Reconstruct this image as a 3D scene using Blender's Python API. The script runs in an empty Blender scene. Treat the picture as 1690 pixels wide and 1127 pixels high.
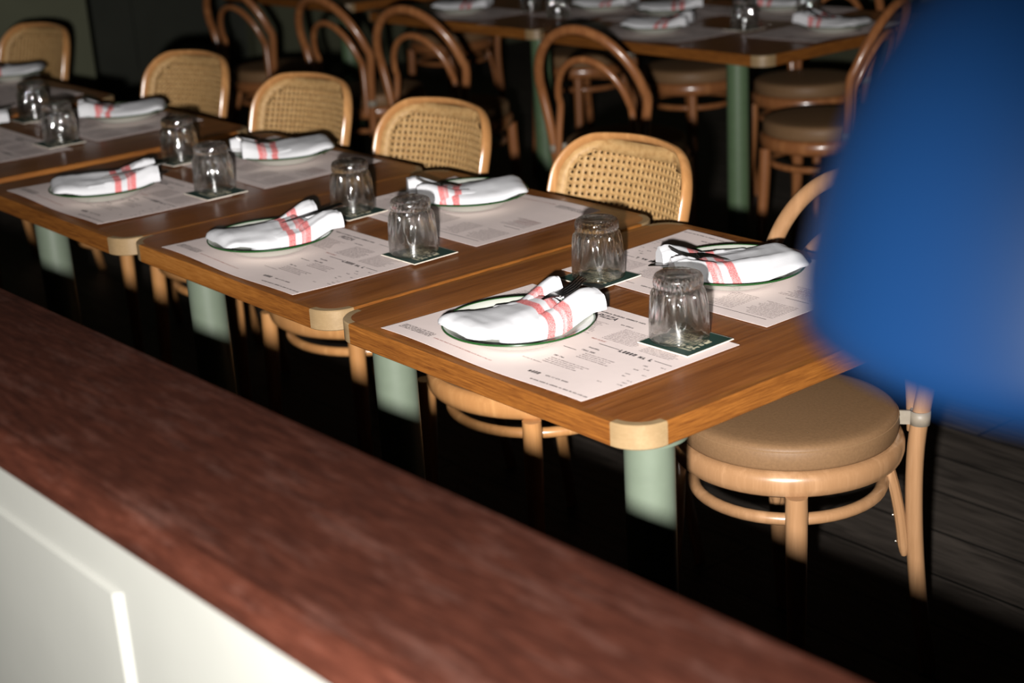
import bpy, bmesh, math, random
from mathutils import Vector, Matrix, noise as mnoise
PI = math.pi
S = bpy.context.scene
COL = S.collection
random.seed(7)

# ------------------------------------------------------------------ camera, world, light, exposure
CAM = Vector((1.949, -1.208, 1.488))
YAW, PITCH, ROLL, FPX = -0.8939, 0.3364, -0.0594, 2551.83
def cam_axes():
    cy, sy, cp, sp = math.cos(YAW), math.sin(YAW), math.cos(PITCH), math.sin(PITCH)
    f = Vector((sy*cp, cy*cp, -sp)); r = Vector((cy, -sy, 0)); u = r.cross(f)
    c, s = math.cos(ROLL), math.sin(ROLL)
    return c*r + s*u, -s*r + c*u, f
CR, CU, CF = cam_axes()
cd = bpy.data.cameras.new('camera'); cam = bpy.data.objects.new('camera', cd); COL.objects.link(cam)
cam.matrix_world = Matrix(((CR.x, CU.x, -CF.x, CAM.x), (CR.y, CU.y, -CF.y, CAM.y), (CR.z, CU.z, -CF.z, CAM.z), (0, 0, 0, 1)))
cd.sensor_width = 36; cd.lens = FPX*36/1690; cd.clip_start = 0.02
cd.dof.use_dof = True; cd.dof.focus_distance = 2.35; cd.dof.aperture_fstop = 3.7
S.camera = cam
S.cycles.transparent_max_bounces = 40; S.cycles.max_bounces = 16; S.cycles.transmission_bounces = 14
S.view_settings.view_transform = 'Standard'; S.view_settings.look = 'None'
S.view_settings.exposure = 0.0; S.view_settings.gamma = 1.0; S.view_settings.use_curve_mapping = False
w = bpy.data.worlds.new('world'); S.world = w; w.use_nodes = True
w.node_tree.nodes['Background'].inputs[0].default_value = (1.0, 0.9, 0.8, 1)
w.node_tree.nodes['Background'].inputs[1].default_value = 0.004
# the photographer's hand-held flash, a little left of and below the lens
FL = CAM - 0.085*CR - 0.10*CU
ld = bpy.data.lights.new('camera_flash', 'SPOT'); flash = bpy.data.objects.new('camera_flash', ld); COL.objects.link(flash)
ld.energy = 890; ld.shadow_soft_size = 0.022; ld.spot_size = math.radians(76); ld.spot_blend = 1.0
ld.color = (1.0, 0.97, 0.94)
aim = CF + CR*((760-845)/FPX) - CU*((400-563.5)/FPX)
flash.location = FL; flash.rotation_euler = aim.to_track_quat('-Z', 'Y').to_euler()

# ------------------------------------------------------------------ materials
def nt(name):
    m = bpy.data.materials.new(name); m.use_nodes = True
    t = m.node_tree; b = t.nodes['Principled BSDF']
    return m, t, b
def N(t, typ, **kw):
    n = t.nodes.new(typ)
    for k, v in kw.items(): setattr(n, k, v)
    return n
def ramp(t, stops):
    r = N(t, 'ShaderNodeValToRGB'); e = r.color_ramp.elements
    while len(e) < len(stops): e.new(0.5)
    for i, (p, c) in enumerate(stops): e[i].position = p; e[i].color = (*c, 1)
    return r
def coords(t, scale=(1, 1, 1), rnd=True, rot=(0, 0, 0)):
    tc = N(t, 'ShaderNodeTexCoord'); mp = N(t, 'ShaderNodeMapping')
    mp.inputs['Scale'].default_value = scale; mp.inputs['Rotation'].default_value = rot
    if rnd:
        oi = N(t, 'ShaderNodeObjectInfo'); ml = N(t, 'ShaderNodeVectorMath', operation='SCALE')
        cb = N(t, 'ShaderNodeCombineXYZ')
        for i in range(3): t.links.new(oi.outputs['Random'], cb.inputs[i])
        t.links.new(cb.outputs[0], ml.inputs[0]); ml.inputs['Scale'].default_value = 13.0
        ad = N(t, 'ShaderNodeVectorMath', operation='ADD')
        t.links.new(tc.outputs['Object'], ad.inputs[0]); t.links.new(ml.outputs[0], ad.inputs[1])
        t.links.new(ad.outputs[0], mp.inputs['Vector'])
    else:
        t.links.new(tc.outputs['Object'], mp.inputs['Vector'])
    return mp
def plain(name, col, rough=0.5, spec=0.5, metal=0, noise=0.0, nscale=40, bump=0.0):
    m, t, b = nt(name)
    b.inputs['Roughness'].default_value = rough; b.inputs['Specular IOR Level'].default_value = spec
    b.inputs['Metallic'].default_value = metal; b.inputs['Base Color'].default_value = (*col, 1)
    if noise or bump:
        mp = coords(t); n = N(t, 'ShaderNodeTexNoise'); n.inputs['Scale'].default_value = nscale; n.inputs['Detail'].default_value = 5
        t.links.new(mp.outputs[0], n.inputs['Vector'])
        if noise:
            lo = tuple(c*(1-noise) for c in col); hi = tuple(min(1, c*(1+noise)) for c in col)
            r = ramp(t, [(0.3, lo), (0.7, hi)]); t.links.new(n.outputs['Fac'], r.inputs['Fac']); t.links.new(r.outputs[0], b.inputs['Base Color'])
        if bump:
            bp = N(t, 'ShaderNodeBump'); bp.inputs['Strength'].default_value = bump; bp.inputs['Distance'].default_value = 0.002
            t.links.new(n.outputs['Fac'], bp.inputs['Height']); t.links.new(bp.outputs[0], b.inputs['Normal'])
    return m
def wood(name, dark, mid, light, axis='x', rough=0.4, spec=0.5, ring=9, fine=160, bump=0.15, coat=0.0, stretch=0.06, pores=0.45):
    """grain running along the given axis: broad figure plus fine pores"""
    m, t, b = nt(name)
    k = {'x': (stretch, 1, 1), 'y': (1, stretch, 1), 'z': (1, 1, stretch)}[axis]
    mp = coords(t, k)
    n1 = N(t, 'ShaderNodeTexNoise'); n1.inputs['Scale'].default_value = ring; n1.inputs['Detail'].default_value = 4; n1.inputs['Distortion'].default_value = 0.6
    t.links.new(mp.outputs[0], n1.inputs['Vector'])
    mul = N(t, 'ShaderNodeMath', operation='MULTIPLY'); mul.inputs[1].default_value = 9
    sn = N(t, 'ShaderNodeMath', operation='SINE')
    t.links.new(n1.outputs['Fac'], mul.inputs[0]); t.links.new(mul.outputs[0], sn.inputs[0])
    n2 = N(t, 'ShaderNodeTexNoise'); n2.inputs['Scale'].default_value = fine; n2.inputs['Detail'].default_value = 3; n2.inputs['Roughness'].default_value = 0.7
    t.links.new(mp.outputs[0], n2.inputs['Vector'])
    mr = N(t, 'ShaderNodeMapRange'); mr.inputs['From Min'].default_value = -1; mr.inputs['From Max'].default_value = 1
    t.links.new(sn.outputs[0], mr.inputs['Value'])
    mx = N(t, 'ShaderNodeMix'); mx.inputs[0].default_value = pores
    t.links.new(mr.outputs[0], mx.inputs[2]); t.links.new(n2.outputs['Fac'], mx.inputs[3])
    r = ramp(t, [(0.22, dark), (0.5, mid), (0.8, light)])
    t.links.new(mx.outputs[0], r.inputs['Fac']); t.links.new(r.outputs[0], b.inputs['Base Color'])
    b.inputs['Roughness'].default_value = rough; b.inputs['Specular IOR Level'].default_value = spec
    b.inputs['Coat Weight'].default_value = coat; b.inputs['Coat Roughness'].default_value = 0.15
    bp = N(t, 'ShaderNodeBump'); bp.inputs['Strength'].default_value = bump; bp.inputs['Distance'].default_value = 0.001
    t.links.new(n2.outputs['Fac'], bp.inputs['Height']); t.links.new(bp.outputs[0], b.inputs['Normal'])
    return m
M = {}
M['oak_top'] = wood('oak_tabletop', (.10, .031, .007), (.20, .070, .017), (.30, .115, .032), 'y', 0.36, 0.25, ring=9, fine=230, coat=0.18, pores=0.6, stretch=0.035)
M['oak_edge_x'] = wood('oak_edge_long', (.085, .026, .005), (.19, .068, .012), (.30, .125, .028), 'x', 0.42, 0.4, ring=26, fine=420, pores=0.7, stretch=0.05)
M['oak_edge_y'] = wood('oak_edge_cross', (.085, .026, .005), (.19, .068, .012), (.30, .125, .028), 'y', 0.42, 0.4, ring=26, fine=420, pores=0.7, stretch=0.05)
M['corner'] = wood('pale_corner_wood', (.18, .12, .060), (.22, .15, .078), (.255, .178, .095), 'x', 0.4, 0.4, ring=22, fine=300, stretch=0.08)
M['beech'] = wood('bent_beech', (.25, .134, .063), (.30, .166, .082), (.345, .20, .105), 'z', 0.3, 0.5, ring=30, fine=260, coat=0.35, bump=0.05)
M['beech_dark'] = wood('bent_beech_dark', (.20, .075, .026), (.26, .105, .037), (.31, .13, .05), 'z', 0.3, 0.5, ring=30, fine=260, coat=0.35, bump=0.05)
M['cane_frame'] = wood('cane_frame_wood', (.36, .17, .06), (.43, .215, .08), (.50, .26, .10), 'z', 0.3, 0.5, ring=30, fine=260, coat=0.3, bump=0.05)
M['green'] = plain('sage_green_paint', (.088, .108, .079), 0.45, 0.4, noise=0.04)
M['green_dark'] = plain('green_paint', (.062, .098, .05), 0.5, 0.4, noise=0.05)
M['vinyl'] = plain('tan_vinyl', (.145, .082, .040), 0.5, 0.18, noise=0.08, nscale=220, bump=0.12)
M['vinyl_edge'] = plain('tan_vinyl_side', (.18, .105, .052), 0.42, 0.45, noise=0.06, nscale=220, bump=0.12)
M['strap'] = plain('pale_grey_leather', (.20, .17, .13), 0.5, 0.4, noise=0.08, nscale=90)
M['steel'] = plain('cutlery_steel', (.32, .31, .30), 0.18, 0.5, 1.0)
M['screw'] = plain('screw_steel', (.6, .57, .5), 0.3, 0.5, 1.0)
M['enamel'] = plain('white_enamel', (.45, .46, .41), 0.12, 0.5)
M['rim_green'] = plain('dark_green_rim', (.012, .05, .012), 0.2, 0.5)
M['paper'] = plain('menu_paper', (.595, .505, .48), 0.75, 0.2, noise=0.02, nscale=30)
M['ink'] = plain('black_ink', (.018, .016, .018), 0.7, 0.2)
M['ink_soft'] = plain('small_print_ink', (.14, .11, .11), 0.7, 0.2)
M['ink_red'] = plain('red_brown_ink', (.25, .07, .05), 0.7, 0.2)
M['board'] = plain('coaster_board', (.62, .56, .47), 0.8, 0.2)
M['coaster_green'] = plain('coaster_dark_green', (.006, .024, .017), 0.6, 0.3, noise=0.1)
M['coaster_print'] = plain('coaster_cream_print', (.42, .38, .27), 0.7, 0.2)
M['cream'] = plain('cream_panel_paint', (.170, .171, .155), 0.55, 0.3, noise=0.03, nscale=8)
M['wall_green'] = plain('grey_green_wall_paint', (.075, .078, .048), 0.6, 0.3, noise=0.08, nscale=4)
M['wall_dark'] = plain('dark_door_paint', (.03, .032, .024), 0.6, 0.3, noise=0.1, nscale=4)
M['ceiling'] = plain('ceiling_paint', (.2, .19, .17), 0.8, 0.2)
M['blue'] = plain('navy_blue_lacquer', (.0004, .0030, .0105), 0.42, 0.06)
M['blue_inner'] = plain('lamp_inner_white', (.05, .05, .05), 0.5, 0.3)
M['black_metal'] = plain('blue_lamp_metal', (.003, .01, .03), 0.4, 0.5)

def m_ledge(name, k):
    m, t, b = nt(name); K = lambda *c: tuple(k*x for x in c)
    mp = coords(t, (0.14, 1, 1), rnd=False)
    n1 = N(t, 'ShaderNodeTexNoise'); n1.inputs['Scale'].default_value = 130; n1.inputs['Detail'].default_value = 4; n1.inputs['Roughness'].default_value = 0.7
    n2 = N(t, 'ShaderNodeTexNoise'); n2.inputs['Scale'].default_value = 38; n2.inputs['Detail'].default_value = 8; n2.inputs['Roughness'].default_value = 0.75
    t.links.new(mp.outputs[0], n1.inputs['Vector'])
    mp2 = coords(t, (0.22, 1, 1), rnd=False); t.links.new(mp2.outputs[0], n2.inputs['Vector'])
    r1 = ramp(t, [(0.3, K(.0085, .0023, .0013)), (0.55, K(.0175, .0049, .0027)), (0.75, K(.030, .0098, .0060))])
    t.links.new(n1.outputs['Fac'], r1.inputs['Fac'])
    r2 = ramp(t, [(0.52, (0, 0, 0)), (0.74, (1, 1, 1))]); t.links.new(n2.outputs['Fac'], r2.inputs['Fac'])
    mx = N(t, 'ShaderNodeMix', data_type='RGBA')
    ml = N(t, 'ShaderNodeMath', operation='MULTIPLY'); ml.inputs[1].default_value = 0.4
    t.links.new(r2.outputs[0], ml.inputs[0]); t.links.new(ml.outputs[0], mx.inputs[0])
    t.links.new(r1.outputs[0], mx.inputs[6]); mx.inputs[7].default_value = (*K(.062, .031, .024), 1)
    t.links.new(mx.outputs[2], b.inputs['Base Color'])
    b.inputs['Roughness'].default_value = 0.5; b.inputs['Specular IOR Level'].default_value = 0.12
    bp = N(t, 'ShaderNodeBump'); bp.inputs['Strength'].default_value = 0.35; bp.inputs['Distance'].default_value = 0.001
    t.links.new(n1.outputs['Fac'], bp.inputs['Height']); t.links.new(bp.outputs[0], b.inputs['Normal'])
    return m
M['ledge'] = m_ledge('dark_mahogany_ledge', 0.86)
M['nosing'] = m_ledge('worn_mahogany_edge', 1.4)

def m_floor():
    m, t, b = nt('dark_plank_floor')
    tc = N(t, 'ShaderNodeTexCoord')
    br = N(t, 'ShaderNodeTexBrick'); br.inputs['Scale'].default_value = 1.0
    br.inputs['Brick Width'].default_value = 1.6; br.inputs['Row Height'].default_value = 0.16; br.inputs['Mortar Size'].default_value = 0.004
    br.inputs['Color1'].default_value = (.042, .034, .028, 1); br.inputs['Color2'].default_value = (.058, .048, .040, 1); br.inputs['Mortar'].default_value = (.008, .007, .006, 1)
    t.links.new(tc.outputs['Object'], br.inputs['Vector'])
    mp = N(t, 'ShaderNodeMapping'); mp.inputs['Scale'].default_value = (0.12, 1, 1); t.links.new(tc.outputs['Object'], mp.inputs['Vector'])
    n = N(t, 'ShaderNodeTexNoise'); n.inputs['Scale'].default_value = 45; n.inputs['Detail'].default_value = 6; n.inputs['Distortion'].default_value = 1.0
    t.links.new(mp.outputs[0], n.inputs['Vector'])
    r = ramp(t, [(0.3, (.45, .45, .45)), (0.7, (1.3, 1.3, 1.3))]); t.links.new(n.outputs['Fac'], r.inputs['Fac'])
    mx = N(t, 'ShaderNodeMix', data_type='RGBA', blend_type='MULTIPLY'); mx.inputs[0].default_value = 1
    t.links.new(br.outputs['Color'], mx.inputs[6]); t.links.new(r.outputs[0], mx.inputs[7]); t.links.new(mx.outputs[2], b.inputs['Base Color'])
    b.inputs['Roughness'].default_value = 0.55; b.inputs['Specular IOR Level'].default_value = 0.3
    return m
M['floor'] = m_floor()

def m_napkin():
    m, t, b = nt('striped_napkin_cloth')
    uv = N(t, 'ShaderNodeUVMap'); uv.uv_map = 'UVMap'
    sp = N(t, 'ShaderNodeSeparateXYZ'); t.links.new(uv.outputs[0], sp.inputs[0])
    mp = coords(t, (1, 1, 1)); n = N(t, 'ShaderNodeTexNoise'); n.inputs['Scale'].default_value = 26; n.inputs['Detail'].default_value = 3
    t.links.new(mp.outputs[0], n.inputs['Vector'])
    # stripe coordinate = distance along the cloth, slightly wobbly, in metres
    wb = N(t, 'ShaderNodeMath', operation='MULTIPLY_ADD'); wb.inputs[1].default_value = 0.004
    t.links.new(n.outputs['Fac'], wb.inputs[0]); t.links.new(sp.outputs[0], wb.inputs[2])
    W, R, P = (1, 1, 1), (0, 0, 0), (.35, .35, .35)
    rp = N(t, 'ShaderNodeValToRGB'); rp.color_ramp.interpolation = 'LINEAR'
    stops = [(0.0, 1), (.121, 1), (.123, 0), (.1345, 0), (.1365, 1), (.1465, 1), (.1480, .05), (.153, .3), (.1545, .3), (.156, 0), (.164, 0), (.166, 1), (.25, 1)]
    e = rp.color_ramp.elements
    while len(e) < len(stops): e.new(0.5)
    for i, (p, v) in enumerate(stops): e[i].position = p/0.25; e[i].color = (v, v, v, 1)
    dv = N(t, 'ShaderNodeMath', operation='DIVIDE'); dv.inputs[1].default_value = 0.25
    t.links.new(wb.outputs[0], dv.inputs[0]); t.links.new(dv.outputs[0], rp.inputs['Fac'])
    nf = N(t, 'ShaderNodeTexNoise'); nf.inputs['Scale'].default_value = 700; t.links.new(mp.outputs[0], nf.inputs['Vector'])
    rr = ramp(t, [(0.35, (.38, .07, .075)), (0.7, (.60, .26, .25))]); t.links.new(nf.outputs['Fac'], rr.inputs['Fac'])
    mx = N(t, 'ShaderNodeMix', data_type='RGBA')
    t.links.new(rp.outputs[0], mx.inputs[0]); t.links.new(rr.outputs[0], mx.inputs[6]); mx.inputs[7].default_value = (.47, .47, .485, 1)
    t.links.new(mx.outputs[2], b.inputs['Base Color'])
    b.inputs['Roughness'].default_value = 0.9; b.inputs['Specular IOR Level'].default_value = 0.1
    bp = N(t, 'ShaderNodeBump'); bp.inputs['Strength'].default_value = 0.25; bp.inputs['Distance'].default_value = 0.0008
    t.links.new(nf.outputs['Fac'], bp.inputs['Height']); t.links.new(bp.outputs[0], b.inputs['Normal'])
    return m
M['napkin'] = m_napkin()

def m_glass():
    m, t, b = nt('clear_pressed_glass')
    out = t.nodes['Material Output']
    g = N(t, 'ShaderNodeBsdfGlass'); g.inputs['IOR'].default_value = 1.46; g.inputs['Roughness'].default_value = 0.0
    g.inputs['Color'].default_value = (.985, .99, .985, 1)
    tr = N(t, 'ShaderNodeBsdfTransparent'); tr.inputs[0].default_value = (.975, .98, .975, 1)
    gl = N(t, 'ShaderNodeBsdfGlossy'); gl.inputs['Roughness'].default_value = 0.055; gl.inputs['Color'].default_value = (1, 1, 1, 1)
    mx = N(t, 'ShaderNodeMixShader'); mx.inputs[0].default_value = 0.70
    mx2 = N(t, 'ShaderNodeMixShader'); mx2.inputs[0].default_value = 0.07
    t.links.new(tr.outputs[0], mx.inputs[1]); t.links.new(g.outputs[0], mx.inputs[2])
    t.links.new(mx.outputs[0], mx2.inputs[1]); t.links.new(gl.outputs[0], mx2.inputs[2]); t.links.new(mx2.outputs[0], out.inputs['Surface'])
    return m
M['glass'] = m_glass()

def m_cane():
    m, t, b = nt('woven_cane')
    mp = coords(t, (1, 1, 1), rnd=False)
    n = N(t, 'ShaderNodeTexNoise'); n.inputs['Scale'].default_value = 90; n.inputs['Detail'].default_value = 4
    t.links.new(mp.outputs[0], n.inputs['Vector'])
    r = ramp(t, [(0.3, (.33, .185, .07)), (0.55, (.42, .255, .105)), (0.8, (.49, .315, .14))]); t.links.new(n.outputs['Fac'], r.inputs['Fac'])
    t.links.new(r.outputs[0], b.inputs['Base Color']); b.inputs['Roughness'].default_value = 0.45; b.inputs['Specular IOR Level'].default_value = 0.4
    wv = N(t, 'ShaderNodeTexWave'); wv.bands_direction = 'DIAGONAL'; wv.inputs['Scale'].default_value = 110; wv.inputs['Distortion'].default_value = 2
    t.links.new(mp.outputs[0], wv.inputs['Vector'])
    bp = N(t, 'ShaderNodeBump'); bp.inputs['Strength'].default_value = 0.5; bp.inputs['Distance'].default_value = 0.001
    t.links.new(wv.outputs['Fac'], bp.inputs['Height']); t.links.new(bp.outputs[0], b.inputs['Normal'])
    return m
M['cane'] = m_cane()

# ------------------------------------------------------------------ object helpers
def mesh_obj(name, bm, mat, parent=None, smooth=True, angle=35, recalc=True):
    if recalc: bmesh.ops.recalc_face_normals(bm, faces=bm.faces[:])
    me = bpy.data.meshes.new(name); bm.to_mesh(me); bm.free()
    for x in (mat if isinstance(mat, (list, tuple)) else [mat]): me.materials.append(x)
    if smooth:
        me.polygons.foreach_set('use_smooth', [True]*len(me.polygons)); me.set_sharp_from_angle(angle=math.radians(angle))
    o = bpy.data.objects.new(name, me); COL.objects.link(o)
    if parent: o.parent = parent
    return o
def tag(o, label=None, cat=None, group=None, kind=None):
    if label: o['label'] = label
    if cat: o['category'] = cat
    if group: o['group'] = group
    if kind: o['kind'] = kind
    return o
def empty(name, loc=(0, 0, 0), rz=0):
    o = bpy.data.objects.new(name, None); COL.objects.link(o); o.location = loc; o.rotation_euler = (0, 0, rz); o.empty_display_size = 0.05
    return o
def children(o): return [c for c in KIDS.get(o.name, [])]
def copy_tree(o, parent=None):
    c = o.copy(); COL.objects.link(c); c.parent = parent
    for ch in list(o.children): copy_tree(ch, c)
    return c
def box(bm, x0, x1, y0, y1, z0, z1):
    v = [bm.verts.new(p) for p in ((x0,y0,z0),(x1,y0,z0),(x1,y1,z0),(x0,y1,z0),(x0,y0,z1),(x1,y0,z1),(x1,y1,z1),(x0,y1,z1))]
    for f in ((0,3,2,1),(4,5,6,7),(0,1,5,4),(1,2,6,5),(2,3,7,6),(3,0,4,7)): bm.faces.new([v[i] for i in f])
def lathe(bm, prof, n=48, c=(0, 0), rfun=None, closed=False, mats=None):
    """prof: list of (r, z); r=0 gives a pole"""
    rings = []
    for (r, z) in prof:
        if r < 1e-6: rings.append([bm.verts.new((c[0], c[1], z))])
        else:
            ring = []
            for i in range(n):
                a = 2*PI*i/n; rr = rfun(a, r, z) if rfun else r
                ring.append(bm.verts.new((c[0]+rr*math.cos(a), c[1]+rr*math.sin(a), z)))
            rings.append(ring)
    pairs = list(zip(rings, rings[1:])) + ([(rings[-1], rings[0])] if closed else [])
    for k, (a, b) in enumerate(pairs):
        for i in range(n):
            j = (i+1) % n
            if len(a) == 1 and len(b) == 1: continue
            if len(a) == 1: f = bm.faces.new((a[0], b[j], b[i]))
            elif len(b) == 1: f = bm.faces.new((a[i], a[j], b[0]))
            else: f = bm.faces.new((a[i], a[j], b[j], b[i]))
            if mats: f.material_index = mats[k]
def tube(bm, pts, rad, n=12, closed=False, ell=None, up=None):
    pts = [Vector(p) for p in pts]; m = len(pts)
    rads = rad if isinstance(rad, (list, tuple)) else [rad]*m
    rings = []; prev = None
    for i in range(m):
        if closed: d = pts[(i+1) % m] - pts[i-1]
        else: d = pts[min(i+1, m-1)] - pts[max(i-1, 0)]
        d.normalize()
        if prev is None:
            ref = Vector(up) if up else (Vector((0, 0, 1)) if abs(d.z) < 0.9 else Vector((1, 0, 0)))
            a = (ref - d*ref.dot(d)).normalized()
        else: a = (prev - d*prev.dot(d)).normalized()
        prev = a; b = d.cross(a); ea, eb = ell if ell else (1, 1)
        rings.append([bm.verts.new(pts[i] + rads[i]*(ea*math.cos(2*PI*k/n)*a + eb*math.sin(2*PI*k/n)*b)) for k in range(n)])
    for i in range(m if closed else m-1):
        A, B = rings[i], rings[(i+1) % m]
        for k in range(n): bm.faces.new((A[k], A[(k+1) % n], B[(k+1) % n], B[k]))
    if not closed: bm.faces.new(rings[0][::-1]); bm.faces.new(rings[-1])
def smooth_path(pts, sub=6):
    """Catmull-Rom through the points"""
    P = [Vector(p) for p in pts]; out = []
    for i in range(len(P)-1):
        p0, p1, p2, p3 = P[max(i-1, 0)], P[i], P[i+1], P[min(i+2, len(P)-1)]
        for s in range(sub):
            t = s/sub
            out.append(0.5*((2*p1) + (p2-p0)*t + (2*p0-5*p1+4*p2-p3)*t*t + (3*p1-p0-3*p2+p3)*t**3))
    out.append(P[-1]); return out
def sweep_profile(bm, path, prof):
    """path: list of (pos2d, outward2d); prof: list of (inward offset, z) closed polygon"""
    rings = [[bm.verts.new((p[0]-o[0]*d, p[1]-o[1]*d, z)) for (d, z) in prof] for (p, o) in path]
    n = len(prof)
    for A, B in zip(rings, rings[1:]):
        for k in range(n): bm.faces.new((A[k], A[(k+1) % n], B[(k+1) % n], B[k]))
    bm.faces.new(rings[0][::-1]); bm.faces.new(rings[-1])

# ------------------------------------------------------------------ setting
def struct(name, bm, mat, **kw):
    o = mesh_obj(name, bm, mat, **kw); o['kind'] = 'structure'; return o
SL = 0.0193   # the low partition runs very slightly out of parallel with the tables
LROT = math.atan(SL)
bm = bmesh.new(); box(bm, -9, 4, -3.2, 7, -0.1, 0); struct('floor', bm, M['floor'], smooth=False)
bm = bmesh.new(); box(bm, -9, 4, -3.2, 7, 2.8, 2.9); struct('ceiling', bm, M['ceiling'], smooth=False)
# back wall with tall panels
bm = bmesh.new(); box(bm, -9, 4, 5.4, 5.5, 0, 2.8)
for i in range(11): box(bm, -8.9+i*1.15, -8.9+i*1.15+0.95, 5.385, 5.4, 0.25, 2.5)
struct('wall_back', bm, M['wall_green'], smooth=False)
# left: a projecting panelled pier, a dark doorway beyond it, then green wall again
bm = bmesh.new(); box(bm, -4.9, -4.5, -1.2, 1.715, 0, 2.8); box(bm, -4.5, -4.488, -0.9, 0.6, 0.2, 2.5); box(bm, -4.5, -4.488, 0.75, 1.5, 0.2, 2.5)
struct('wall_left', bm, M['wall_green'], smooth=False)
bm = bmesh.new(); box(bm, -6.1, -6.0, 1.0, 3.35, 0, 2.8); box(bm, -6.0, -5.985, 2.05, 2.55, 0.2, 2.3); box(bm, -6.0, -5.985, 2.65, 3.2, 0.2, 2.3)
struct('door_1', bm, M['wall_dark'], smooth=False)
bm = bmesh.new(); box(bm, -6.1, -5.9, 3.35, 5.4, 0, 2.8); box(bm, -5.9, -5.888, 3.5, 4.3, 0.2, 2.5); struct('wall_side', bm, M['wall_green'], smooth=False)
# low partition with cream panelling, and the dark ledge on it
def in_part(o): o.location = (0.023, -0.509, 0); o.rotation_euler = (0, 0, LROT); return o
bm = bmesh.new(); box(bm, -2.2, 3.2, -0.205, -0.03, 0, 0.893)
o = in_part(struct('wall_front', bm, M['cream'], smooth=False))
bm = bmesh.new()
def raised(bm, x0, x1, z0, z1, y, t=0.007, c=0.009):
    a = [(x0, y, z0), (x1, y, z0), (x1, y, z1), (x0, y, z1)]; b = [(x0+c, y-t, z0+c), (x1-c, y-t, z0+c), (x1-c, y-t, z1-0.0015), (x0+c, y-t, z1-0.0015)]
    A = [bm.verts.new(p) for p in a]; B = [bm.verts.new(p) for p in b]
    for i in range(4): bm.faces.new((A[i], A[(i+1) % 4], B[(i+1) % 4], B[i]))
    bm.faces.new(B)
for k in range(-2, 2): raised(bm, -0.50+k*1.62, 0.700+k*1.62, 0.12, 0.822, -0.205)
in_part(struct('trim_1', bm, M['cream'], smooth=False, recalc=False))
bm = bmesh.new()
def bar_x(bm, prof):
    A = [bm.verts.new((-2.2, y, z)) for y, z in prof]; B = [bm.verts.new((3.2, y, z)) for y, z in prof]; n = len(prof)
    for i in range(n): bm.faces.new((A[i], A[(i+1) % n], B[(i+1) % n], B[i]))
    bm.faces.new(A); bm.faces.new(B)
bar_x(bm, [(-0.203, 0.8935), (-0.203, 0.9265), (-0.2015, 0.9285), (-0.198, 0.930), (-0.006, 0.930), (0, 0.924), (0, 0.895)])
ledge = in_part(mesh_obj('ledge', bm, M['ledge'], angle=25)); tag(ledge, 'long dark red-brown wooden ledge capping the low cream partition in the foreground', 'ledge')
bm = bmesh.new()
bar_x(bm, [(-0.2035, 0.8935), (-0.222, 0.8935), (-0.226, 0.896), (-0.2275, 0.902), (-0.226, 0.910), (-0.221, 0.917), (-0.214, 0.922), (-0.207, 0.9245), (-0.2045, 0.924), (-0.2035, 0.922)])
mesh_obj('edge_nosing', bm, M['nosing'], ledge, angle=40)['label'] = 'rounded worn front edge of the ledge'

# ------------------------------------------------------------------ tables
TW, TD, TR, TT, TB = 0.681, 0.7336, 0.051, 0.0335, 0.75
def rr_arc(cx, cy, r, a0, a1, n=10):
    return [((cx+r*math.cos(a0+(a1-a0)*i/n), cy+r*math.sin(a0+(a1-a0)*i/n)), (math.cos(a0+(a1-a0)*i/n), math.sin(a0+(a1-a0)*i/n))) for i in range(n+1)]
def make_table(W, D, cols, label, group, r=TR, top=TB, green='green', colr=0.0335):
    root = empty('dining_table')
    b = 0.013; z0, z1 = top-TT, top; c = 0.0016
    prof = [(0, z0+c), (c, z0), (b, z0), (b, z1), (c, z1), (0, z1-c)]
    bm = bmesh.new(); ring = []
    for (cx, cy, a) in ((W-r, D-r, 0), (r, D-r, PI/2), (r, r, PI), (W-r, r, 1.5*PI)):
        ring += [p for p, _ in rr_arc(cx, cy, r-b, a, a+PI/2)]
    lo = [bm.verts.new((*p, z0)) for p in ring]; hi = [bm.verts.new((*p, z1)) for p in ring]
    bm.faces.new(hi); bm.faces.new(lo[::-1])
    for i in range(len(ring)): bm.faces.new((lo[i], lo[(i+1) % len(ring)], hi[(i+1) % len(ring)], hi[i]))
    mesh_obj('tabletop', bm, M['oak_top'], root, smooth=False)
    for (p, q, o, mt) in (((r, 0), (W-r, 0), (0, -1), 'oak_edge_x'), ((W, r), (W, D-r), (1, 0), 'oak_edge_y'), ((W-r, D), (r, D), (0, 1), 'oak_edge_x'), ((0, D-r), (0, r), (-1, 0), 'oak_edge_y')):
        bm = bmesh.new(); sweep_profile(bm, [(p, o), (q, o)], prof); mesh_obj('edge_band', bm, M[mt], root, smooth=False)
    for (cx, cy, a) in ((W-r, D-r, 0), (r, D-r, PI/2), (r, r, PI), (W-r, r, 1.5*PI)):
        bm = bmesh.new(); sweep_profile(bm, rr_arc(cx, cy, r, a, a+PI/2), prof); k = mesh_obj('corner_block', bm, M['corner'], root, angle=40); k['label'] = 'pale curved corner block of the table edge'
    for (x, y) in cols:
        bm = bmesh.new(); lathe(bm, [(0, 0), (colr+0.02, 0), (colr+0.02, 0.006), (colr, 0.010), (colr, z0-0.008), (colr+0.018, z0-0.008), (colr+0.018, z0), (0, z0)], 40, (x, y))
        mesh_obj('table_leg', bm, M[green], root, angle=40)['label'] = 'round green painted column leg'
    tag(root, label, 'table', group); return root
G_T = 'oak tables in the near row'
X = [0.0, -0.691, -1.371, -2.107, -2.877]
Y = [0.0, 0.001, -0.014, -0.012, 0.0]
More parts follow.
